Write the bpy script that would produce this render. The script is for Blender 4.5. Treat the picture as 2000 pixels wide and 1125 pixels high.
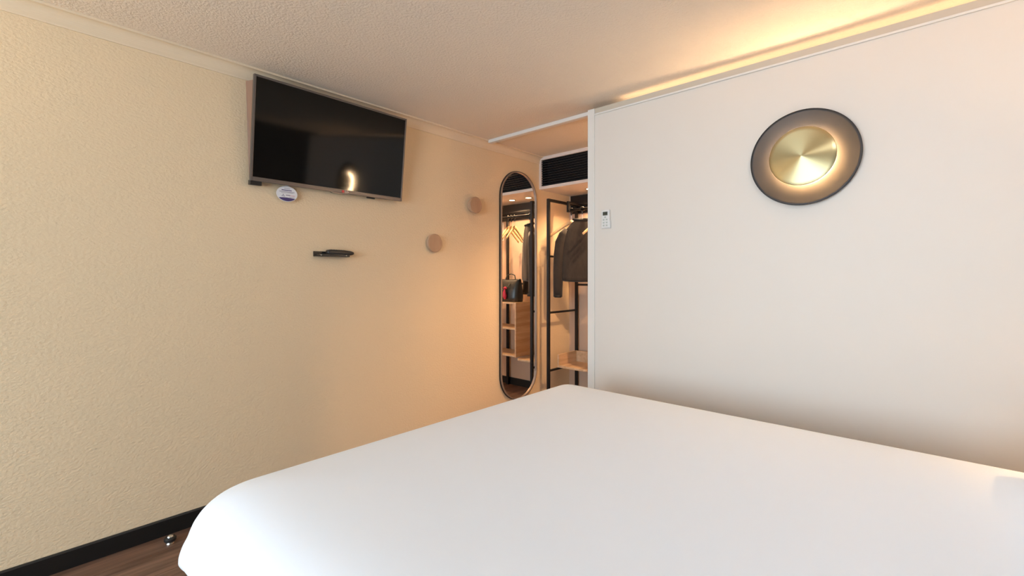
import bpy, bmesh, math, random
from mathutils import Vector, Matrix
random.seed(7)
for o in list(bpy.data.objects):
    bpy.data.objects.remove(o, do_unlink=True)
S = bpy.context.scene
C = S.collection
R = math.radians

# ---------------------------------------------------------------- camera
CAM_Z = 1.262
THETA = 42.2
cam = bpy.data.cameras.new('camera'); cam.sensor_width = 36; cam.lens = 16.0
cam.shift_y = -25.5 / 2000; cam.clip_start = 0.03
co = bpy.data.objects.new('camera', cam); C.objects.link(co)
co.location = (0, 0, CAM_Z); co.rotation_euler = (R(90), 0, R(THETA - 90))
S.camera = co

# ---------------------------------------------------------------- world, exposure
w = bpy.data.worlds.new('world'); S.world = w; w.use_nodes = True
wb = w.node_tree.nodes['Background']
wb.inputs[0].default_value = (0.68, 0.84, 1.0, 1); wb.inputs[1].default_value = 15.4
S.view_settings.view_transform = 'Standard'; S.view_settings.look = 'None'
S.view_settings.gamma = 1; S.view_settings.use_curve_mapping = False
S.view_settings.exposure = 0.0

# room sizes (metres)
D = 2.733      # television wall, plane y = D
E = 2.585      # partition face, plane x = E
H = 2.385      # ceiling
XW = -3.0      # window wall
YB = -0.68     # head wall
XA = 3.90      # rear wall of the wardrobe alcove
YE = 1.655     # free end of the partition

# window portal: lets the daylight through the opening be sampled well
WY0, WY1, WZ0, WZ1 = -0.50, 2.00, 0.60, 2.25
pl = bpy.data.lights.new('window_portal', 'AREA'); pl.shape = 'RECTANGLE'
pl.size = WZ1 - WZ0; pl.size_y = WY1 - WY0; pl.cycles.is_portal = True
po = bpy.data.objects.new('window_portal', pl); C.objects.link(po)
po.location = (XW - 0.13, (WY0 + WY1) / 2, (WZ0 + WZ1) / 2); po.rotation_euler = (0, R(-90), 0)

# ---------------------------------------------------------------- materials
def mat(name, col, rough=0.5, metal=0.0, bump=None, var=None, coat=0, spec=None, emit=None, sheen=0, trans=0):
    m = bpy.data.materials.new(name); m.use_nodes = True
    nt = m.node_tree; b = nt.nodes['Principled BSDF']
    b.inputs['Base Color'].default_value = (*col, 1); b.inputs['Roughness'].default_value = rough
    b.inputs['Metallic'].default_value = metal
    if coat: b.inputs['Coat Weight'].default_value = coat
    if spec is not None: b.inputs['Specular IOR Level'].default_value = spec
    if sheen: b.inputs['Sheen Weight'].default_value = sheen
    if trans: b.inputs['Transmission Weight'].default_value = trans
    if emit:
        b.inputs['Emission Color'].default_value = (*emit[0], 1); b.inputs['Emission Strength'].default_value = emit[1]
    tc = nt.nodes.new('ShaderNodeTexCoord')
    if var:   # (scale vector, amount): mottled colour
        mp = nt.nodes.new('ShaderNodeMapping'); mp.inputs['Scale'].default_value = var[0]
        nz = nt.nodes.new('ShaderNodeTexNoise'); nz.inputs['Scale'].default_value = 1.0; nz.inputs['Detail'].default_value = 4
        rp = nt.nodes.new('ShaderNodeValToRGB')
        k = var[1]
        rp.color_ramp.elements[0].position = .3; rp.color_ramp.elements[1].position = .7
        rp.color_ramp.elements[0].color = (*[c * (1 - k) for c in col], 1)
        rp.color_ramp.elements[1].color = (*[min(1, c * (1 + k)) for c in col], 1)
        nt.links.new(tc.outputs['Object'], mp.inputs[0]); nt.links.new(mp.outputs[0], nz.inputs['Vector'])
        nt.links.new(nz.outputs['Fac'], rp.inputs[0]); nt.links.new(rp.outputs[0], b.inputs['Base Color'])
    if bump:  # (scale vector, strength, distance)
        mp = nt.nodes.new('ShaderNodeMapping'); mp.inputs['Scale'].default_value = bump[0]
        nz = nt.nodes.new('ShaderNodeTexNoise'); nz.inputs['Scale'].default_value = 1.0
        nz.inputs['Detail'].default_value = 3; nz.inputs['Roughness'].default_value = .55
        bp = nt.nodes.new('ShaderNodeBump'); bp.inputs['Strength'].default_value = bump[1]; bp.inputs['Distance'].default_value = bump[2]
        nt.links.new(tc.outputs['Object'], mp.inputs[0]); nt.links.new(mp.outputs[0], nz.inputs['Vector'])
        nt.links.new(nz.outputs['Fac'], bp.inputs['Height']); nt.links.new(bp.outputs[0], b.inputs['Normal'])
    return m

def wood(name, dark, light, scale, rough=0.5, coat=0):
    m = bpy.data.materials.new(name); m.use_nodes = True
    nt = m.node_tree; b = nt.nodes['Principled BSDF']; b.inputs['Roughness'].default_value = rough
    if coat: b.inputs['Coat Weight'].default_value = coat
    tc = nt.nodes.new('ShaderNodeTexCoord'); oi = nt.nodes.new('ShaderNodeObjectInfo')
    ad = nt.nodes.new('ShaderNodeVectorMath'); ad.operation = 'ADD'
    sc = nt.nodes.new('ShaderNodeVectorMath'); sc.operation = 'SCALE'; sc.inputs[3].default_value = 13
    cb = nt.nodes.new('ShaderNodeCombineXYZ')
    for k in range(3): nt.links.new(oi.outputs['Random'], cb.inputs[k])
    nt.links.new(cb.outputs[0], sc.inputs[0])
    mp = nt.nodes.new('ShaderNodeMapping'); mp.inputs['Scale'].default_value = scale
    nt.links.new(tc.outputs['Object'], mp.inputs[0]); nt.links.new(mp.outputs[0], ad.inputs[0]); nt.links.new(sc.outputs[0], ad.inputs[1])
    nz = nt.nodes.new('ShaderNodeTexNoise'); nz.inputs['Scale'].default_value = 1; nz.inputs['Detail'].default_value = 6
    nz.inputs['Distortion'].default_value = .6
    nt.links.new(ad.outputs[0], nz.inputs['Vector'])
    rp = nt.nodes.new('ShaderNodeValToRGB')
    rp.color_ramp.elements[0].position = .32; rp.color_ramp.elements[1].position = .68
    rp.color_ramp.elements[0].color = (*dark, 1); rp.color_ramp.elements[1].color = (*light, 1)
    nt.links.new(nz.outputs['Fac'], rp.inputs[0]); nt.links.new(rp.outputs[0], b.inputs['Base Color'])
    return m

M = {}
M['cream_wall'] = mat('cream_wall', (.81, .635, .42), .75, bump=((78, 78, 115), .7, .0042))
M['white_wall'] = mat('white_wall', (.77, .705, .64), .55, bump=((9, 9, 9), .03, .002))
M['ceiling'] = mat('ceiling', (.84, .73, .61), .85, bump=((88, 88, 88), .8, .006))
M['trim_cream'] = mat('trim_cream', (.80, .655, .475), .45)
M['trim_tan'] = mat('trim_tan', (.60, .52, .42), .5)
M['trim_white'] = mat('trim_white', (.80, .76, .71), .4)
M['dark_wall'] = mat('dark_wall', (.050, .046, .046), .6)
M['alcove_wall'] = mat('alcove_wall', (.60, .42, .30), .7, bump=((60, 60, 60), .25, .003))
M['black_base'] = mat('black_base', (.006, .006, .006), .45)
M['floor_wood'] = wood('floor_wood', (.085, .045, .030), (.22, .130, .090), (2.2, 30, 30), .42)
M['oak'] = wood('oak', (.50, .31, .18), (.66, .45, .29), (3, 3, 28), .5)
M['oak_flat'] = wood('oak_flat', (.55, .36, .21), (.70, .49, .31), (4, 26, 26), .5)
M['beech'] = wood('beech', (.42, .265, .165), (.50, .325, .21), (18, 4, 4), .55)
M['hanger_wood'] = wood('hanger_wood', (.62, .40, .20), (.74, .52, .29), (10, 30, 30), .4)
M['wedge_brown'] = wood('wedge_brown', (.29, .160, .100), (.33, .185, .120), (12, 12, 2), .6)
M['black_metal'] = mat('black_metal', (.010, .009, .009), .45, .3)
M['black_plastic'] = mat('black_plastic', (.010, .010, .011), .35)
M['remote_black'] = mat('remote_black', (.022, .019, .017), .38)
M['bezel'] = mat('bezel', (.17, .15, .14), .38, .75)
M['screen'] = mat('screen', (.004, .004, .004), .07, spec=.30)
M['white_plastic'] = mat('white_plastic', (.78, .77, .75), .35)
M['lcd'] = mat('lcd', (.10, .11, .085), .3)
M['lcd_digit'] = mat('lcd_digit', (.02, .022, .018), .4)
M['button_grey'] = mat('button_grey', (.48, .52, .48), .5)
M['card_white'] = mat('card_white', (.80, .79, .82), .5)
M['print_violet'] = mat('print_violet', (.055, .035, .16), .5)
M['print_grey'] = mat('print_grey', (.28, .25, .33), .5)
M['print_pink'] = mat('print_pink', (.62, .30, .36), .5)
M['linen'] = mat('linen', (.80, .85, .925), .8, bump=((3.0, 3.0, 3.0), .10, .03), sheen=.1)
M['mattress_white'] = mat('mattress_white', (.78, .78, .80), .8)
M['bed_base'] = mat('bed_base', (.05, .048, .05), .8)
M['chrome'] = mat('chrome', (.75, .74, .72), .18, 1)
M['steel'] = mat('steel', (.65, .63, .6), .3, 1)
M['rubber'] = mat('rubber', (.012, .010, .009), .6)
M['mirror'] = mat('mirror', (.90, .89, .87), .01, 1)
M['frame_bronze'] = mat('frame_bronze', (.40, .31, .25), .4, .6)
M['jacket'] = mat('jacket', (.024, .017, .013), .85, bump=((14, 14, 6), .35, .02), var=((20, 20, 12), .25), sheen=.2)
M['collar'] = mat('collar', (.012, .011, .010), .7)
M['leather'] = mat('leather', (.014, .016, .015), .35, bump=((60, 60, 60), .2, .003))
M['scarf'] = mat('scarf', (.55, .02, .06), .6, bump=((30, 30, 30), .3, .004))
M['dish_bronze'] = mat('dish_bronze', (.033, .031, .032), .46, .6, bump=((300, 300, 300), .05, .0005))
M['lamp_glow'] = mat('lamp_glow', (1, .8, .5), .5, emit=((1.0, .66, .36), 760.0))
M['led_glow'] = mat('led_glow', (1, .8, .5), .5, emit=((1.0, .72, .45), 3.6))
M['down_glow'] = mat('down_glow', (1, .8, .5), .5, emit=((1.0, .60, .30), 25.0))
M['shade_glow'] = mat('shade_glow', (.9, .75, .5), .6, emit=((1.0, .58, .25), 5.0))
M['yellow_fill_shade'] = mat('yellow_fill_shade', (.9, .75, .4), .6, emit=((1.0, .62, .20), 3.0))
M['bed_fill_glow'] = mat('bed_fill_glow', (.9, .9, .9), .6, emit=((.90, .97, 1.03), 34.0))
M['bounce_curtain'] = mat('bounce_curtain', (.62, .42, .13), .8, sheen=.2)
M['grille_back'] = mat('grille_back', (.004, .004, .005), .7)
M['slat'] = mat('slat', (.014, .015, .018), .5)
M['box_white'] = mat('box_white', (.74, .66, .61), .5)
M['logo_red'] = mat('logo_red', (.50, .04, .05), .4)
M['logo_pale'] = mat('logo_pale', (.62, .55, .52), .4)
M['notice'] = mat('notice', (.85, .83, .8), .4)
gl = bpy.data.materials.new('window_glass'); gl.use_nodes = True; n_ = gl.node_tree.nodes; k_ = gl.node_tree.links
n_.remove(n_['Principled BSDF'])
mx, tp, gs, fr = n_.new('ShaderNodeMixShader'), n_.new('ShaderNodeBsdfTransparent'), n_.new('ShaderNodeBsdfGlossy'), n_.new('ShaderNodeFresnel')
tp.inputs[0].default_value = (.96, .98, .97, 1); gs.inputs['Roughness'].default_value = .01; fr.inputs[0].default_value = 1.45
k_.new(fr.outputs[0], mx.inputs[0]); k_.new(tp.outputs[0], mx.inputs[1]); k_.new(gs.outputs[0], mx.inputs[2]); k_.new(mx.outputs[0], n_['Material Output'].inputs[0])
M['glass'] = gl
# brushed gold: anisotropic radial shine
g = mat('brushed_gold', (.47, .375, .20), .30, 1)
gb = g.node_tree.nodes['Principled BSDF']; gb.inputs['Anisotropic'].default_value = .85; gb.inputs['Anisotropic Rotation'].default_value = .25
tn = g.node_tree.nodes.new('ShaderNodeTangent'); tn.direction_type = 'RADIAL'; tn.axis = 'Z'
g.node_tree.links.new(tn.outputs[0], gb.inputs['Tangent'])
M['brushed_gold'] = g

# ---------------------------------------------------------------- helpers
def obj(name, bm, m, parent=None, smooth=False, bevel=0, segs=2, subsurf=0):
    me = bpy.data.meshes.new(name)
    bmesh.ops.recalc_face_normals(bm, faces=bm.faces[:])
    bm.to_mesh(me); bm.free()
    o = bpy.data.objects.new(name, me); C.objects.link(o)
    me.materials.append(M[m] if isinstance(m, str) else m)
    if smooth:
        for p in me.polygons: p.use_smooth = True
    if bevel:
        b = o.modifiers.new('bevel', 'BEVEL'); b.width = bevel; b.segments = segs; b.limit_method = 'ANGLE'
    if subsurf:
        s = o.modifiers.new('sub', 'SUBSURF'); s.levels = subsurf; s.render_levels = subsurf
    if parent: o.parent = parent
    return o

def thing(name, label, cat, loc=(0, 0, 0), rot=(0, 0, 0), group=None):
    o = bpy.data.objects.new(name, None); C.objects.link(o); o.empty_display_size = .05
    o.location = loc; o.rotation_euler = rot; o['label'] = label; o['category'] = cat
    if group: o['group'] = group
    return o

def tag(o, label, cat, group=None):
    o['label'] = label; o['category'] = cat
    if group: o['group'] = group
    return o

def struct(o, label=None, cat=None):
    o['kind'] = 'structure'
    if label: o['label'] = label
    if cat: o['category'] = cat
    return o

def box(x0, x1, y0, y1, z0, z1, bm=None):
    bm = bm or bmesh.new()
    v = [bm.verts.new((x, y, z)) for x in (x0, x1) for y in (y0, y1) for z in (z0, z1)]
    for f in ((0, 1, 3, 2), (4, 6, 7, 5), (0, 4, 5, 1), (2, 3, 7, 6), (0, 2, 6, 4), (1, 5, 7, 3)):
        bm.faces.new([v[i] for i in f])
    return bm

def prism(pts, a0, a1, axis):
    """outline pts in the two other axes (cyclic order), extruded along axis from a0 to a1"""
    bm = bmesh.new()
    def P(p, a):
        if axis == 'x': return (a, p[0], p[1])
        if axis == 'y': return (p[0], a, p[1])
        return (p[0], p[1], a)
    A = [bm.verts.new(P(p, a0)) for p in pts]; B = [bm.verts.new(P(p, a1)) for p in pts]
    bm.faces.new(A); bm.faces.new(B[::-1])
    n = len(pts)
    for i in range(n): bm.faces.new((A[i], B[i], B[(i + 1) % n], A[(i + 1) % n]))
    return bm

def lathe(prof, n=48, closed=False):
    """prof: (r, z) pairs around local z"""
    bm = bmesh.new(); rows = []
    for r, z in prof:
        if r < 1e-6: rows.append([bm.verts.new((0, 0, z))])
        else: rows.append([bm.verts.new((r * math.cos(2 * math.pi * k / n), r * math.sin(2 * math.pi * k / n), z)) for k in range(n)])
    pairs = list(zip(rows, rows[1:])) + ([(rows[-1], rows[0])] if closed else [])
    for a, b in pairs:
        for k in range(n):
            k2 = (k + 1) % n
            if len(a) == 1 and len(b) == 1: continue
            if len(a) == 1: bm.faces.new((a[0], b[k], b[k2]))
            elif len(b) == 1: bm.faces.new((a[k], b[0], a[k2]))
            else: bm.faces.new((a[k], b[k], b[k2], a[k2]))
    return bm

def tube(pts, rad, n=10, bm=None, flat=1.0, cyc=False):
    """sweep of a circle (or flattened circle) along points; rad is a number or a list"""
    bm = bm or bmesh.new(); P = [Vector(p) for p in pts]; N = len(P)
    rr = rad if isinstance(rad, (list, tuple)) else [rad] * N
    rows = []; up = None
    for i in range(N):
        a = P[(i - 1) % N] if (cyc or i > 0) else P[i]
        b = P[(i + 1) % N] if (cyc or i < N - 1) else P[i]
        t = (b - a).normalized()
        if up is None:
            ref = Vector((0, 0, 1)) if abs(t.z) < .9 else Vector((0, 1, 0))
            up = (ref - t * ref.dot(t)).normalized()
        else:
            up = (up - t * up.dot(t)).normalized()
        s = t.cross(up)
        rows.append([bm.verts.new(P[i] + up * math.cos(2 * math.pi * k / n) * rr[i] + s * math.sin(2 * math.pi * k / n) * rr[i] * flat) for k in range(n)])
    for a, b in list(zip(rows, rows[1:])) + ([(rows[-1], rows[0])] if cyc else []):
        for k in range(n): bm.faces.new((a[k], b[k], b[(k + 1) % n], a[(k + 1) % n]))
    if not cyc:
        bm.faces.new(rows[0][::-1]); bm.faces.new(rows[-1])
    return bm

def loft(rows, cap=True):
    bm = bmesh.new(); V = [[bm.verts.new(p) for p in r] for r in rows]; n = len(rows[0])
    for a, b in zip(V, V[1:]):
        for k in range(n): bm.faces.new((a[k], a[(k + 1) % n], b[(k + 1) % n], b[k]))
    if cap: bm.faces.new(V[0][::-1]); bm.faces.new(V[-1])
    return bm

def copy_tree(o, parent=None):
    c = o.copy(); C.objects.link(c)
    if parent: c.parent = parent
    for ch in list(o.children): copy_tree(ch, c)
    return c

# ================================================================ THE ROOM
# floor: base slab and separate laminate boards
fl = obj('floor', box(XW - .1, XA + .1, YB - .1, D + .1, -.10, -.012), 'black_base')
struct(fl, 'dark brown wood laminate floor of narrow boards', 'floor')
BW, BL = .192, 1.29
board_cache = {}
row = 0; y = YB
while y < D - .01:
    y1 = min(y + BW, D); x = XW - ((row * .47) % 1.0) * BL
    while x < XA:
        xa, xb = max(x, XW), min(x + BL, XA)
        if xb - xa > .02:
            key = (round(xb - xa, 3), round(y1 - y, 3))
            if key not in board_cache:
                b = obj('floor_board', box(0, xb - xa - .002, 0, y1 - y - .002, -.012, 0), 'floor_wood')
                board_cache[key] = b.data
            else:
                b = bpy.data.objects.new('floor_board', board_cache[key]); C.objects.link(b)
            b.location = (xa, y, 0); b.parent = fl
        x += BL
    y += BW; row += 1

struct(obj('ceiling', box(XW - .1, XA + .1, YB - .1, D + .1, H, H + .1), 'ceiling'), 'warm white stippled ceiling', 'ceiling')
struct(obj('wall_left', box(XW - .1, XA + .1, D, D + .1, 0, H), 'cream_wall'), 'cream textured wall that carries the television', 'wall')
struct(obj('wall_back', box(XW - .1, XA + .1, YB - .1, YB, 0, H), 'dark_wall'), 'dark painted wall behind the head of the bed', 'wall')
struct(obj('wall_alcove', box(XA, XA + .1, YB, D, 0, H), 'alcove_wall'), 'tan wall behind the open wardrobe', 'wall')
# window wall with an opening
wm = box(XW - .1, XW, YB, D, 0, WZ0)
box(XW - .1, XW, YB, D, WZ1, H, wm); box(XW - .1, XW, YB, WY0, WZ0, WZ1, wm); box(XW - .1, XW, WY1, D, WZ0, WZ1, wm)
struct(obj('wall_window', wm, 'white_wall'), 'white wall around the window', 'wall')
wf = box(XW - .08, XW - .03, WY0, WY0 + .05, WZ0, WZ1)
box(XW - .08, XW - .03, WY1 - .05, WY1, WZ0, WZ1, wf); box(XW - .08, XW - .03, WY0 + .05, WY1 - .05, WZ0, WZ0 + .05, wf)
box(XW - .08, XW - .03, WY0 + .05, WY1 - .05, WZ1 - .05, WZ1, wf)
box(XW - .08, XW - .03, (WY0 + WY1) / 2 - .03, (WY0 + WY1) / 2 + .03, WZ0 + .05, WZ1 - .05, wf)
w1 = obj('window_1', wf, 'trim_white'); struct(w1, 'white framed window with two panes', 'window')
for (a_, b_) in ((WY0 + .05, (WY0 + WY1) / 2 - .03), ((WY0 + WY1) / 2 + .03, WY1 - .05)):
    pb = bmesh.new(); pb.faces.new([pb.verts.new((XW - .055, yy, zz)) for yy, zz in ((a_, WZ0 + .05), (b_, WZ0 + .05), (b_, WZ1 - .05), (a_, WZ1 - .05))])
    obj('window_pane', pb, 'glass', w1)

# partition: front skin, rear skin up to the ceiling, a slot at its top for the concealed light
PT = H - .055
pm = box(E, E + .035, YB, YE - .001, 0, PT)
box(E + .035, E + .075, YB, YE - .004, 0, PT - .004, pm)
box(E + .075, E + .11, YB, YE - .001, 0, H, pm)
struct(obj('wall_right', pm, 'white_wall'), 'smooth white partition wall that carries the disc lamp', 'wall')
struct(obj('wall_end', box(E + .11, XA, .85, .95, 0, H), 'white_wall'), 'white wall closing the wardrobe passage', 'wall')
# top mouldings of the partition
lp = [(E - .004, PT - .008), (E - .004, H - .031), (E + .004, H - .031), (E + .004, PT), (E, PT), (E, PT - .008)]
struct(obj('trim_1', prism(lp, YB, YE - .0485, 'y'), 'trim_tan'), 'narrow lip along the top of the white partition', 'trim')
struct(obj('trim_2', box(E - .009, E, YB, YE - .0485, PT - .020, PT - .0085), 'trim_white', bevel=.003), 'thin white bead under the partition lip', 'trim')
# free end corner profile of the partition
struct(obj('trim_3', box(E - .007, E + .1125, YE - .048, YE + .004, 0, H - .029), 'trim_white', bevel=.002), 'white corner profile at the free end of the partition', 'trim')
struct(obj('trim_4', box(E + .085, E + .125, YE - .03, D - .045, H - .026, H), 'trim_white', bevel=.003), 'pale batten across the ceiling at the wardrobe passage', 'trim')
# cove cornice on the television wall
cp = [(D, H - .066), (D - .006, H - .066), (D - .008, H - .058)]
for k in range(9):
    a = R(90) * k / 8
    cp.append((D - .008 - .034 * (1 - math.cos(a)), H - .056 + .046 * math.sin(a)))
cp += [(D - .050, H - .010), (D - .050, H), (D, H)]
cr = obj('trim_5', prism(cp, XW, 3.398, 'x'), 'trim_cream')
struct(cr, 'cream coved cornice along the television wall', 'trim')
# baseboards
bp_ = [(D, 0), (D - .012, 0), (D - .012, .074), (D - .008, .080), (D, .080)]
struct(obj('baseboard_left', prism(bp_, XW, XA - .012, 'x'), 'black_base'), 'black baseboard along the television wall', 'baseboard')
struct(obj('baseboard_alcove', box(XA - .012, XA, .95, D, 0, .08), 'black_base'), 'black baseboard behind the open wardrobe', 'baseboard')
struct(obj('baseboard_right', box(E - .012, E, YB, YE - .05, 0, .08), 'black_base'), 'black baseboard along the partition', 'baseboard')

# concealed light in the partition's top slot
tag(obj('cove_light_strip', box(E + .012, E + .026, -.60, 1.42, PT - .003, H - .036), 'led_glow'),
    'warm light strip hidden in the slot above the white partition', 'light strip')

# ================================================================ BED
BX0, BX1, BY0, BY1, ZT = .300, 2.153, -.60, 1.559, .693
bed = thing('bed', 'wide bed with a smooth white duvet', 'bed', ((BX0 + BX1) / 2, (BY0 + BY1) / 2, 0))
bcx, bcy = (BX0 + BX1) / 2, (BY0 + BY1) / 2
hx, hy = (BX1 - BX0) / 2, (BY1 - BY0) / 2
def rrect(inset, rl, rr, z, n=12, wob=0):
    """rounded rectangle ring; rl / rr are the corner radii on the window side and the partition side"""
    pts = []
    for (sx, sy, a0) in ((1, 1, 0), (-1, 1, 90), (-1, -1, 180), (1, -1, 270)):
        r = max((rr if sx > 0 else rl) - inset * .4, .02)
        for k in range(n):
            a = R(a0 + 90 * k / (n - 1))
            pts.append((sx * (hx - inset - r) + r * math.cos(a), sy * (hy - inset - r) + r * math.sin(a), z))
    out = []; m = len(pts)
    for i in range(m):
        p, q_ = Vector(pts[i]), Vector(pts[(i + 1) % m]); out.append(p)
        if (i + 1) % n == 0:
            for k in range(1, 30): out.append(p.lerp(q_, k / 30))
    if wob:
        for i, p in enumerate(out):
            p.x += wob * math.sin(i * .9) * math.sin(i * .23); p.y += wob * math.sin(i * .7 + 1) * math.sin(i * .31)
    return out
base = [(-.224, .022, .006), (-.214, .010, .008), (-.200, .003, .009), (-.185, 0, .007), (-.155, .004, .005), (-.13, .010, .003), (-.10, .016, .001), (-.07, .028, 0), (-.043, .047, 0),
        (-.022, .078, 0), (-.010, .12, 0), (-.004, .175, 0), (-.001, .25, 0), (0, .34, 0)]
# finer steps between the profile points so the edge rolls over smoothly
prof = []
for j in range(len(base) - 1):      # Catmull-Rom steps between the profile points
    p0, p1, p2, p3 = [Vector(base[max(0, min(len(base) - 1, j + d))]) for d in (-1, 0, 1, 2)]
    for k in range(5):
        u = k / 5
        prof.append(tuple(.5 * (2 * p1 + (p2 - p0) * u + (2 * p0 - 5 * p1 + 4 * p2 - p3) * u * u + (3 * p1 - p0 - 3 * p2 + p3) * u ** 3)))
prof.append(base[-1])
db = loft([rrect(i * 1.5, .126, .093, ZT + z, wob=wb_) for z, i, wb_ in prof])
duv = obj('duvet', db, 'linen', bed, smooth=True); duv['label'] = 'white duvet cover'
obj('mattress', loft([rrect(.040, .10, .08, z) for z in (.29, .30, .46, .50)]), 'mattress_white', bed, smooth=False)
obj('bed_frame', loft([rrect(.09, .08, .08, z) for z in (.12, .29)]), 'bed_base', bed)
for sx in (-1, 1):
    for sy in (-1, 1):
        lg = obj('leg', lathe([(0, 0), (.022, 0), (.026, .12), (0, .12)], 16), 'black_metal', bed)
        lg.location = (sx * (hx - .18), sy * (hy - .18), 0)
hb = obj('headboard', box(-hx, hx, -hy - .075, -hy - .015, .1, 1.02), 'bed_base', bed, bevel=.01)
for k, (px, lab) in enumerate(((-.42, 'white pillow at the head of the bed, beside the window'), (.40, 'white pillow at the head of the bed, beside the partition'))):
    rows = []
    for i in range(9):
        u = -1 + 2 * i / 8
        th = .075 * math.sqrt(max(0, 1 - abs(u) ** 3)) + .008
        ww = .33 * (1 - .06 * u * u)
        rows.append([(ww * math.copysign(abs(math.cos(a)) ** .55, math.cos(a)), u * .20, th * math.copysign(abs(math.sin(a)) ** .9, math.sin(a)))
                     for a in [2 * math.pi * j / 24 for j in range(24)]])
    p = obj('pillow', loft(rows), 'linen', None, smooth=True, subsurf=1)
    p.location = (bcx + px, -.395, ZT + .082); tag(p, lab, 'pillow', 'pillows on the bed')

# ================================================================ TELEVISION
TW, TH = .955, .560
tv = thing('television', 'large flat black television tilted down under the cornice', 'television', (0, 0, 0))
tv.location = (1.3435, 2.680, 1.770); tv.rotation_euler = (R(6.2), 0, 0)
# local: x across, z up, -y is the front; bottom edge of the front at the origin
def tvp(name, x0, x1, y0, y1, z0, z1, m, **k): return obj(name, box(x0, x1, y0, y1, z0, z1), m, tv, **k)
h2 = TW / 2
tvp('back_cover', -h2 + .006, h2 - .006, .006, .030, .006, TH - .006, 'black_plastic', bevel=.004)
tvp('screen', -h2 + .010, h2 - .010, .0015, .008, .022, TH - .011, 'screen')
bz = box(-h2, -h2 + .011, 0, .022, 0, TH); box(h2 - .011, h2, 0, .022, 0, TH, bz)
box(-h2 + .011, h2 - .011, 0, .022, TH - .012, TH, bz); box(-h2 + .011, h2 - .011, 0, .022, 0, .023, bz)
obj('bezel', bz, 'bezel', tv, bevel=.002)
sn = tvp('sensor', .215, .275, .004, .018, -.010, .001, 'black_plastic', bevel=.005)
br = tvp('bracket_foot', -h2 + .002, -h2 + .060, .006, .040, -.022, .004, 'black_plastic', bevel=.002)
lg = obj('logo', lathe([(0, 0), (.0085, 0), (.0085, .0015), (0, .0015)], 20), 'logo_red', tv)
lg.rotation_euler = (R(90), 0, 0); lg.location = (.047, 0, .0115)
cu = bpy.data.curves.new('logo_letters', 'FONT'); cu.body = 'LG'; cu.size = .020; cu.extrude = .0004; cu.align_x = 'LEFT'; cu.align_y = 'CENTER'
tmp = bpy.data.objects.new('t', cu); C.objects.link(tmp)
bpy.context.view_layer.update()
me = bpy.data.meshes.new_from_object(tmp.evaluated_get(bpy.context.evaluated_depsgraph_get())); bpy.data.objects.remove(tmp)
lt = bpy.data.objects.new('logo_letters', me); C.objects.link(lt); me.materials.append(M['logo_pale']); lt.parent = tv
lt.rotation_euler = (R(90), 0, 0); lt.location = (.060, -.0008, .0115)
obj('chin_bulge', prism([(-.03, 0), (-.02, -.007), (.05, -.009), (.075, -.006), (.09, 0)], .002, .018, 'y'), 'bezel', tv).location = (.0, 0, .001)
# tapered pinkish brown wedge between the wall and the tilted set
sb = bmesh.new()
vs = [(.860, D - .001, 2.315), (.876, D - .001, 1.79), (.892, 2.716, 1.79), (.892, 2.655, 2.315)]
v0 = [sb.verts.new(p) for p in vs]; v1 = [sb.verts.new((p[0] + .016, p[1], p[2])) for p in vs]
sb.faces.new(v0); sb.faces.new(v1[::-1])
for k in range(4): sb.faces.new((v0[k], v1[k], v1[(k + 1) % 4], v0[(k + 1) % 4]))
tag(obj('tv_side_wedge', sb, 'wedge_brown'), 'tapered pinkish brown wedge on the wall behind the television', 'board')

# ================================================================ OVAL SIGN under the television
sg = thing('oval_sign', 'small oval white sign with a dark violet band hanging under the television', 'sign', (1.068, D - .020, 1.727))
def ell(rx, rz, y0, y1, top=False, n=40):
    pts = []
    for k in range(n):
        a = 2 * math.pi * k / n; x_, z_ = rx * math.cos(a), rz * math.sin(a)
        if top and abs(a - math.pi / 2) < .22: z_ += rz * .12 * (1 - abs(a - math.pi / 2) / .22)
        pts.append((x_, z_))
    return prism(pts, y0, y1, 'y')
obj('card', ell(.058, .044, -.0015, .0015, True), 'card_white', sg)
bandp = []
for k in range(17):
    a = R(-145 + 110 * k / 16); bandp.append((.0555 * math.cos(a), .0415 * math.sin(a)))
z0b = bandp[0][1]
for k in range(1, 8):
    u = k / 8; bandp.append((bandp[16][0] + (bandp[0][0] - bandp[16][0]) * u, z0b + .003 * math.sin(math.pi * u)))
obj('printed_band', prism(bandp, -.0022, -.0014, 'y'), 'print_violet', sg)
for (x0, x1, z_, t_, m_) in ((-.016, .016, .030, .0022, 'print_grey'), (-.030, .026, .0205, .0042, 'print_violet'), (-.042, .042, .0115, .0030, 'print_grey'),
                            (-.032, .034, .0055, .0018, 'print_grey'), (-.006, .018, -.0075, .0050, 'print_grey'), (.019, .043, -.0085, .0035, 'print_pink'),
                            (-.030, -.012, -.0135, .0040, 'print_grey'), (-.024, -.018, -.0055, .0055, 'print_grey'), (.012, .042, -.0165, .0022, 'print_grey')):
    obj('printed_line', box(x0, x1, -.0021, -.0014, z_ - t_ / 2, z_ + t_ / 2), m_, sg)
obj('hanging_thread', tube([(0, 0, .046), (0, .004, .064)], .0008, 6), 'steel', sg)

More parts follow.
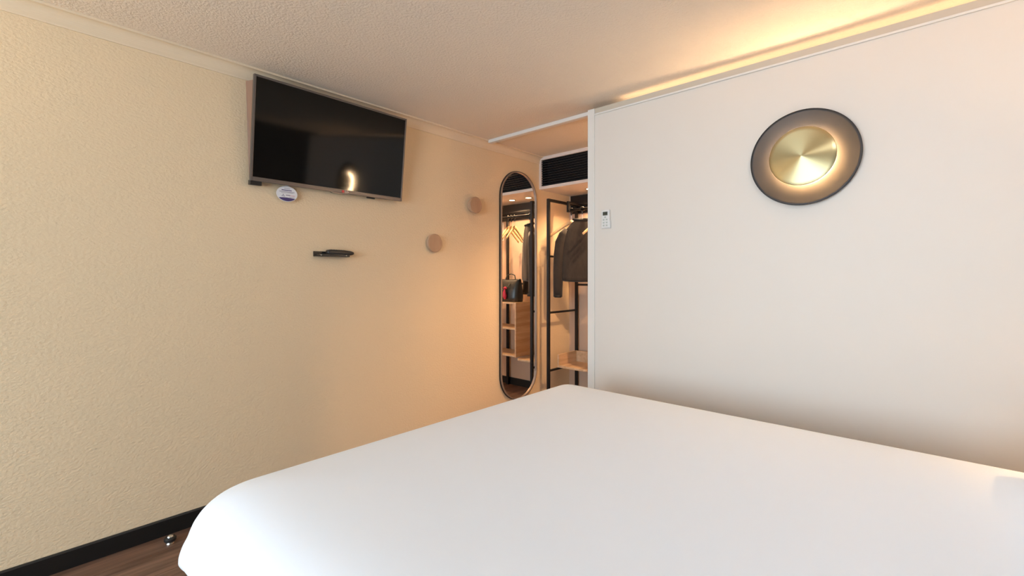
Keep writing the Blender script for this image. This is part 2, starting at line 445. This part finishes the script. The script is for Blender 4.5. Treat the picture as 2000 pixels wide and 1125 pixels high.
# ================================================================ REMOTE SHELF and REMOTE
sh = thing('remote_shelf', 'small black wall bracket that holds the remote control', 'shelf', (1.340, D, 1.386))
obj('back_plate', box(-.112, .098, -.004, 0, -.012, .020), 'black_plastic', sh, bevel=.001)
obj('ledge', box(-.112, .098, -.048, -.004, -.012, -.007), 'black_plastic', sh, bevel=.001)
obj('front_lip', box(-.112, .098, -.050, -.047, -.012, .004), 'black_plastic', sh, bevel=.001)
for sx in (-.085, .075):
    s_ = obj('screw', lathe([(0, .0025), (.003, .002), (.0042, 0), (0, 0)], 12), 'chrome', sh)
    s_.rotation_euler = (R(90), 0, 0); s_.location = (sx, -.0500, -.004)
rm = thing('remote_control', 'dark slim remote control lying on the black wall bracket', 'remote', (1.366, D - .027, 1.3815), (0, R(1.0), 0))
rows = []
for x_, hz, hw in ((-.068, .006, .014), (-.064, .014, .0185), (-.05, .0165, .020), (0, .0170, .020), (.05, .0165, .020), (.085, .0135, .019), (.102, .009, .016), (.107, .004, .011)):
    rows.append([(x_, hw * math.copysign(abs(math.cos(a)) ** .5, math.cos(a)), .013 + hz * math.copysign(abs(math.sin(a)) ** .6, math.sin(a)) ) for a in [2 * math.pi * j / 20 for j in range(20)]])
ro = obj('remote_body', loft(rows), 'remote_black', rm, smooth=True)
ro.location = (.0, 0, .006)
for i in range(6):
    for j in range(3):
        bt = obj('button', lathe([(0, .0015), (.003, .001), (.0035, 0)], 10), 'black_plastic', rm)
        bt.location = (-.04 + i * .016, -.010 + j * .010, .0355)

# ================================================================ WOODEN WALL KNOBS
def knob(x, z, dep, r, lab):
    t = thing('coat_hook', lab, 'coat hook', (x, D, z), (R(90), 0, 0), 'round wooden coat knobs')
    obj('knob_disc', lathe([(0, dep - .024), (r - .004, dep - .024), (r, dep - .020), (r, dep - .003), (r - .003, dep), (0, dep)], 40), 'beech', t)
    if dep > .03:
        obj('knob_stem', lathe([(0, 0), (r * .8, 0), (r * .8, dep - .024), (0, dep - .024)], 28), 'beech', t)
    return t
knob(2.132, 1.500, .028, .068, 'round wooden coat knob lower on the cream wall, closer to the television')
knob(2.528, 1.826, .052, .066, 'round wooden coat knob higher on the cream wall, beside the tall mirror')

# ================================================================ MIRROR
mi = thing('wall_mirror', 'tall pill-shaped mirror in a thin dark bronze frame beside the wardrobe', 'mirror', (3.098, D, .14))
MW, MH = .245, 2.055
def pill(r, h, n=24, off=0):
    pts = []
    for k in range(n + 1):
        a = math.pi * k / n; pts.append((r * math.cos(a), h - MW + r * math.sin(a)))
    for k in range(n + 1):
        a = math.pi + math.pi * k / n; pts.append((r * math.cos(a), MW + r * math.sin(a)))
    return pts
def pillring(ro_, ri_, y0, y1):
    bm = bmesh.new(); A = pill(ro_, MH); B = pill(ri_, MH); n = len(A); V = []
    for P_, yy in ((A, y0), (A, y1), (B, y1), (B, y0)): V.append([bm.verts.new((p[0], yy, p[1])) for p in P_])
    for a in range(4):
        b = (a + 1) % 4
        for k in range(n): bm.faces.new((V[a][k], V[a][(k + 1) % n], V[b][(k + 1) % n], V[b][k]))
    return bm
obj('mirror_glass', prism(pill(MW - .006, MH), -.012, -.008, 'y'), 'mirror', mi)
obj('backing', prism(pill(MW - .012, MH), -.008, 0, 'y'), 'black_plastic', mi)
obj('frame', pillring(MW, MW - .010, -.024, -.0125), 'frame_bronze', mi)
obj('frame_edge', pillring(MW + .004, MW - .004, -.0125, 0), 'black_metal', mi)

# ================================================================ DISC LAMP
def disc_lamp(loc, rz):
    t = thing('disc_wall_lamp', 'large round wall lamp, dark bronze dish with a glowing brushed gold disc', 'wall lamp', loc)
    t.rotation_euler = (R(90), 0, rz)         # local z points away from the wall
    obj('dish', lathe([(0, .002), (.10, .002), (.125, .0035), (.150, .0075), (.175, .0125), (.200, .0185), (.218, .0235), (.229, .0275), (.230, .026), (.218, .021), (.200, .016), (.16, .006), (.12, .000), (0, .000)], 96), 'dish_bronze', t, smooth=True)
    obj('lamp_stem', lathe([(0, .002), (.05, .002), (.05, .055), (0, .055)], 32), 'steel', t)
    obj('light_ring', lathe([(.114, .009), (.118, .009), (.118, .014), (.114, .014)], 64, True), 'lamp_glow', t)
    obj('gold_disc', lathe([(0, .066), (.003, .0658), (.04, .0628), (.08, .0594), (.12, .0560), (.1370, .0545), (.1385, .0535), (.137, .0525), (0, .054)], 96), 'brushed_gold', t, smooth=True)
    return t
disc_lamp((E, .434, 1.828), R(-90))

# ================================================================ ROOM CONTROL on the partition
th_ = thing('room_control', 'small white room temperature remote on the partition near its free end', 'thermostat', (E, 1.520, 1.622), (0, 0, R(-90)))
# local x runs along the wall, -y out of the wall
obj('casing', box(-.030, .030, -.018, 0, -.059, .059), 'white_plastic', th_, bevel=.006, segs=3)
obj('holder', box(-.033, .033, -.012, 0, -.062, -.010), 'white_plastic', th_, bevel=.003)
dsp = obj('display', box(-.017, .017, -.0192, -.0175, .022, .046), 'lcd', th_)
for k, x_ in enumerate((-.010, 0, .010)):
    obj('digit', box(x_ - .003, x_ + .003, -.0197, -.0190, .027, .041), 'lcd_digit', dsp)
for (x_, z_) in ((-.011, -.005), (.011, -.005), (0, .011), (-.011, -.024), (.011, -.024), (-.011, -.042), (.011, -.042)):
    obj('button', box(x_ - .006, x_ + .006, -.0195, -.0175, z_ - .005, z_ + .005), 'button_grey', th_, bevel=.001)

# ================================================================ DOOR STOP
ds = thing('door_stop', 'small chrome floor door stop with a black rubber ring', 'door stop', (.505, 2.625, 0))
obj('stop_base', lathe([(0, 0), (.017, 0), (.018, .004), (.015, .012), (0, .012)], 28), 'chrome', ds, smooth=False)
obj('rubber_ring', lathe([(.010, .012), (.021, .013), (.0245, .018), (.0245, .027), (.021, .032), (.010, .032)], 28, True), 'rubber', ds)
obj('stop_cap', lathe([(0, .012), (.013, .012), (.014, .034), (.012, .038), (.006, .040), (0, .040)], 28), 'chrome', ds, smooth=False)

# ================================================================ VENT BOX over the wardrobe
XF = 3.400; ZB = 2.077
vb = thing('vent_box', 'white ceiling box with black louvres above the open wardrobe', 'vent', (XF, 0, ZB))
VY0, VY1 = 1.20, D
hh = H - ZB
fb = box(0, .022, VY0, VY1, 0, .028); box(0, .022, VY0, VY1, hh - .030, hh, fb)
box(0, .022, VY1 - .024, VY1, .028, hh - .030, fb); box(0, .022, VY0, VY0 + .03, .028, hh - .030, fb)
obj('frame', fb, 'box_white', vb, bevel=.002)
obj('underside', box(.022, XA - XF, VY0, VY1, 0, .018), 'box_white', vb)
obj('dark_back', box(.10, .11, VY0, VY1, .018, hh), 'grille_back', vb)
for y_ in (VY1 - .0235, VY0 + .0275): obj('side_liner', box(.022, .10, y_ - .002, y_ + .002, .028, hh - .002), 'grille_back', vb)
ns = 11
for k in range(ns):
    z_ = .030 + (hh - .064) * (k + .5) / ns
    s_ = obj('slat', box(-.008, .008, VY0 + .03, VY1 - .024, -.0025, .0025), 'slat', vb)
    s_.location = (.016, 0, z_); s_.rotation_euler = (0, R(-38), 0)
# recessed downlight
def downlight(lab, x, y, z, power, group):
    dl = thing('recessed_downlight', lab, 'downlight', (x, y, z), group=group)
    obj('trim_ring', lathe([(.030, -.004), (.042, -.004), (.044, 0), (.030, 0)], 32, True), 'steel', dl)
    obj('lens', lathe([(0, -.0025), (.029, -.0025), (.029, -.0005), (0, -.0005)], 32), 'down_glow', dl)
    sp = bpy.data.lights.new('downlight_beam', 'SPOT'); sp.energy = power; sp.color = (1, .62, .33)
    sp.spot_size = R(140); sp.spot_blend = .7; sp.shadow_soft_size = .025
    so = bpy.data.objects.new('downlight_beam', sp); C.objects.link(so); so.parent = dl; so.location = (0, 0, -.012)
downlight('small recessed downlight above the empty hangers', 3.675, 2.11, ZB, 45, 'downlights above the hanging rail')
downlight('small recessed downlight above the dark jacket', 3.675, 2.345, ZB, 30, 'downlights above the hanging rail')
downlight('small recessed downlight in the ceiling of the wardrobe passage', 3.13, 1.33, H, 120, None)

# ================================================================ OPEN WARDROBE (black tube frame)
wd = thing('open_wardrobe', 'open wardrobe of black square metal tubes with a hanging rail', 'wardrobe', (3.40, 1.90, 0))
q = .0125
YL, YR, XB, ZF = 2.620, 1.640, 3.865, 1.978
def bar(name, a, b, t=q):
    (x0, y0, z0), (x1, y1, z1) = a, b
    o_ = obj(name, box(min(x0, x1) - t - 3.40, max(x0, x1) + t - 3.40, min(y0, y1) - t - 1.90, max(y0, y1) + t - 1.90, min(z0, z1) - (t if z0 == z1 else 0), max(z0, z1) + (t if z0 == z1 else 0)), 'black_metal', wd)
    return o_
for x_ in (3.40, XB):
    for y_ in (YL, YR): bar('post', (x_, y_, 0), (x_, y_, ZF))
bar('post', (XB, 1.872, 0), (XB, 1.872, ZF - 2 * q))
for y_ in (YL, YR): bar('top_rail', (3.40 + 2 * q, y_, ZF - q), (XB - 2 * q, y_, ZF - q))
for x_ in (XB,): bar('top_rail', (x_, YR + 2 * q, ZF - q), (x_, YL - 2 * q, ZF - q))
for z_ in (1.437, .906, .36): bar('rung', (3.40 + 2 * q, YL, z_), (XB - 2 * q, YL, z_), .009)
bar('rear_rail', (XB, 1.872 + 2 * q, 1.164), (XB, YL - 2 * q, 1.164), .010)
# dark slatted top of the frame
for k in range(1):
    bar('top_slat', (XB - .06 - k * .075, YR + 2 * q, ZF - .008), (XB - .06 - k * .075, YL - 2 * q, ZF - .008), .0075)
obj('rear_band', box(XA - .012 - 3.40, XA - .001 - 3.40, YR - 1.9, YL + .09 - 1.9, ZF - .09, ZB - .004), 'black_metal', wd)
XR, ZR = 3.630, 1.885
obj('hanging_rail', tube([(XR - 3.4, YR - 1.9, ZR), (XR - 3.4, 2.56 - 1.9, ZR)], .0125, 14), 'black_metal', wd, smooth=True)
for y_ in (2.555, YR + .03): obj('rail_bracket', box(XR - .014 - 3.4, XR + .014 - 3.4, y_ - .010 - 1.9, y_ + .010 - 1.9, ZR - .016, ZF - .022), 'black_metal', wd)
for y_ in (2.555, YR + .03): obj('cross_bar', box(XR - .014 - 3.4, XB - q - 3.4, y_ - .010 - 1.9, y_ + .010 - 1.9, ZF - .022, ZF - .004), 'black_metal', wd)

# luggage tray
tr = thing('luggage_tray', 'light oak luggage tray with raised side and back, beside the cubby shelf', 'tray', (3.535, 2.285, .385))
TY0, TY1, TX1 = .002, .315, .313
pts = [(TX1, TY0), (TX1, TY1), (0, TY1)]
for k in range(9):
    a = R(180 + 90 * k / 8); pts.append((.05 + .05 * math.cos(a), TY0 + .05 + .05 * math.sin(a)))
obj('tray_base', prism(pts, -.012, .008, 'z'), 'oak_flat', tr, bevel=.002)
obj('side_upstand', box(0, TX1, TY1, TY1 + .016, -.012, .115), 'oak_flat', tr, bevel=.002)
obj('rear_upstand', box(TX1 - .016, TX1, TY0, TY1, .008, .115), 'oak_flat', tr, bevel=.002)
# cubby shelf
cb_ = thing('cubby_shelf', 'light oak cubby unit with two open shelves inside the wardrobe', 'shelf unit', (3.545, 1.726, .40))
CW, CD, CH = .556, .300, .572
obj('top_panel', box(0, CD, 0, CW, CH - .016, CH), 'oak_flat', cb_, bevel=.001)
obj('bottom_panel', box(0, CD, 0, CW, 0, .016), 'oak_flat', cb_, bevel=.001)
for y_ in (0, CW - .016): obj('side_panel', box(0, CD, y_, y_ + .016, .016, CH - .016), 'oak', cb_, bevel=.001)
obj('shelf_board', box(.004, CD, .016, CW - .016, .285, .301), 'oak_flat', cb_, bevel=.001)

# hangers
def make_hanger(lab, loc, rz, group='wooden coat hangers on the rail'):
    t = thing('coat_hanger', lab, 'hanger', loc, (0, 0, rz), group)
    # origin at the rail axis; arms along local x
    P_, rad = [], []
    for k in range(21):
        u = -1 + 2 * k / 20; a = abs(u)
        P_.append((u * .215, .012 * a * a, -.112 - .145 * a ** 1.15)); rad.append(.019 - .008 * a)
    obj('arms', tube(P_, rad, 12, flat=.55), 'hanger_wood', t, smooth=True)
    obj('hook_pin', tube([(0, 0, -.045), (0, 0, -.105)], .0022, 8), 'steel', t)
    obj('rail_clip', tube([(0, 0.0175 * math.cos(a), .0) if 0 else (.0195 * math.cos(a), 0, .0195 * math.sin(a)) for a in [2 * math.pi * k / 20 for k in range(20)]], .0045, 8, cyc=True), 'black_plastic', t, smooth=True)
    obj('clip_drop', tube([(0, 0, -.022), (0, 0, -.050)], .006, 10), 'black_plastic', t)
    return t
h1 = make_hanger('bare wooden coat hanger between the jacket and the cream wall', (XR, 2.520, ZR), R(-40))
def more_hanger(lab, loc, rz):
    c = copy_tree(h1); c.location = loc; c.rotation_euler = (0, 0, rz); c['label'] = lab; return c
more_hanger('wooden coat hanger inside the dark jacket', (XR, 2.395, ZR), R(-48))
for k, y_ in enumerate((2.190, 2.142, 2.095)):
    more_hanger(('empty wooden coat hanger next to the dark jacket', 'empty wooden coat hanger, middle one of three bunched together',
                 'empty wooden coat hanger of the bunch, farthest from the jacket')[k], (XR, y_, ZR), R((-14, -11, -13)[k]))

# jacket on the second hanger
jk = thing('jacket', 'dark brown short jacket with a black collar on a hanger', 'jacket', (XR, 2.395, ZR), (0, 0, R(-48)))
rows = []
for z_, hw, ht in ((-.100, .052, .030), (-.106, .072, .038), (-.130, .100, .046), (-.172, .138, .052), (-.222, .174, .056), (-.262, .192, .060), (-.32, .197, .064),
                   (-.42, .201, .066), (-.55, .206, .068), (-.66, .208, .068), (-.692, .208, .067)):
    r_ = []
    for j in range(40):
        a = 2 * math.pi * j / 40
        fold = 1 + .07 * math.sin(5 * a + 1.3) * min(1, max(0, (-z_ - .2) / .3))
        r_.append((hw * math.copysign(abs(math.cos(a)) ** .7, math.cos(a)), ht * fold * math.copysign(abs(math.sin(a)) ** .8, math.sin(a)), z_))
    rows.append(r_)
body = obj('jacket_body', loft(rows), 'jacket', jk, smooth=True, subsurf=1)
for s_ in (-1, 1):
    P_ = [(s_ * .135, 0, -.208), (s_ * .170, 0, -.252), (s_ * .200, -.002, -.32), (s_ * .217, -.004, -.44), (s_ * .226, -.006, -.57), (s_ * .230, -.008, -.70), (s_ * .232, -.010, -.83)]
    sl = obj('sleeve', tube(P_, [.044, .054, .057, .054, .049, .045, .042], 16, flat=.75), 'jacket', jk, smooth=True)
    P2 = [(s_ * .232, -.010, -.81), (s_ * .2322, -.010, -.835)]
    obj('cuff', tube(P2, .0445, 16, flat=.75), 'collar', sl, smooth=True)
obj('collar', tube([(.082 * math.cos(a), .043 * math.sin(a), -.098 + .010 * math.sin(a)) for a in [2 * math.pi * k / 28 for k in range(28)]], .011, 10, cyc=True), 'collar', jk, smooth=True)

# handbag on the cubby unit
hb_ = thing('handbag', 'black leather handbag with a red scarf on top of the cubby shelf', 'bag', (3.662, 2.070, .973))
rows = []
for z_, hw, ht in ((0, .165, .066), (.004, .172, .072), (.05, .178, .074), (.12, .176, .068), (.18, .172, .056), (.225, .172, .036), (.235, .170, .030)):
    rows.append([(ht * math.copysign(abs(math.cos(a)) ** .55, math.cos(a)), hw * math.copysign(abs(math.sin(a)) ** .4, math.sin(a)), z_ + (.012 * abs(math.sin(a)) ** 3 if z_ > .2 else 0)) for a in [2 * math.pi * j / 32 for j in range(32)]])
obj('bag_body', loft(rows), 'leather', hb_, smooth=True)
for s_ in (-1, 1):
    P_ = [(s_ * .034, -.07, .20), (s_ * .034, -.072, .245), (s_ * .040, -.055, .285), (s_ * .043, 0, .300), (s_ * .040, .055, .285), (s_ * .034, .072, .245), (s_ * .034, .07, .20)]
    # the near handle hangs down over the front, the far one stands
    if s_ < 0: P_ = [(-.058, -.07, .19), (-.075, -.068, .165), (-.083, -.045, .135), (-.084, 0, .125), (-.083, .045, .135), (-.075, .068, .165), (-.058, .07, .19)]
    obj('handle', tube(P_, .006, 8), 'leather', hb_, smooth=True)
P_ = [(-.088, .035, .150), (-.094, .030, .130), (-.096, .026, .10), (-.095, .030, .06), (-.092, .036, .028)]
obj('scarf', tube(P_, [.010, .009, .020, .027, .012], 10, flat=.55), 'scarf', hb_, smooth=True)
obj('scarf_knot', tube([(-.090, .015, .146), (-.094, .035, .150), (-.090, .055, .146)], [.008, .015, .008], 10), 'scarf', hb_, smooth=True)

# notice on the rear wall of the passage
nt_ = obj('notice_sheet', box(XA - .006, XA - .001, 1.66, 1.775, 1.665, 1.875), 'notice')
tag(nt_, 'white notice sheet on the tan wall behind the wardrobe', 'notice')

# ================================================================ BEDSIDE LAMPS on the head wall
def bedside(x, lab):
    t = thing('bedside_lamp', lab, 'wall lamp', (x, YB, 1.28), (0, 0, 0), 'bedside lamps')
    obj('wall_plate', box(-.04, .04, 0, .012, -.06, .06), 'black_metal', t, bevel=.003)
    obj('arm', tube([(0, .012, 0), (0, .075, 0)], .008, 10), 'black_metal', t, smooth=True)
    s_ = obj('lamp_shade', lathe([(.050, -.075), (.052, -.075), (.052, .075), (.050, .075)], 32, True), 'shade_glow', t, smooth=False)
    s_.location = (0, .125, 0)
    l = bpy.data.lights.new('bulb', 'POINT'); l.energy = 26; l.color = (1, .62, .30); l.shadow_soft_size = .03
    lo = bpy.data.objects.new('bulb', l); C.objects.link(lo); lo.parent = t; lo.location = (0, .125, 0)
bedside(2.10, 'glowing bedside lamp on the dark head wall next to the partition')
bedside(.06, 'glowing bedside lamp on the dark head wall beside the window')

# unseen glowing disc added on the ceiling to brighten the bed
cl_ = thing('bed_fill_light', 'unseen round fill light added on the ceiling to brighten the bed', 'fill light', (1.15, -.20, H), (R(180), 0, 0))
obj('fill_base', lathe([(0, 0), (.155, 0), (.155, .020), (0, .020)], 48), 'trim_white', cl_)
obj('fill_disc', lathe([(0, .0205), (.148, .0205), (.148, .040), (.135, .050), (0, .056)], 48), 'bed_fill_glow', cl_, smooth=True)

# unseen lamp added to yellow the far left of the television wall
fp = thing('yellow_fill_lamp', 'unseen slim lamp with a yellow shade, added to warm the cream wall', 'floor lamp', (-1.35, 2.25, 0))
obj('base', lathe([(0, 0), (.13, 0), (.13, .012), (.02, .022), (0, .022)], 40), 'black_metal', fp)
obj('pole', tube([(0, 0, .02), (0, 0, 1.50)], .010, 12), 'black_metal', fp, smooth=True)
obj('lamp_shade', lathe([(.150, 1.30), (.153, 1.30), (.123, 1.56), (.120, 1.56)], 40, True), 'yellow_fill_shade', fp, smooth=True)
l = bpy.data.lights.new('bulb', 'POINT'); l.energy = 24; l.color = (1, .66, .22); l.shadow_soft_size = .04
lo = bpy.data.objects.new('bulb', l); C.objects.link(lo); lo.parent = fp; lo.location = (0, 0, 1.53)

# unseen drape by the window, added for ochre bounce on the television wall
rows = []
for z_ in (.03, 1.2, 2.28):
    P_ = []
    for k in range(61):
        u = k / 60; P_.append((XW + .09 + .03 * math.sin(u * 40) * (1 if z_ < 2 else .8), 2.02 + u * .62, z_))
    rows.append(P_ + [(p[0] - .004, p[1], p[2]) for p in P_[::-1]])
tag(obj('bounce_curtain', loft(rows), 'bounce_curtain', None, smooth=True), 'unseen ochre drape between the window and the cream wall, added for its yellow bounce', 'bounce_curtain')
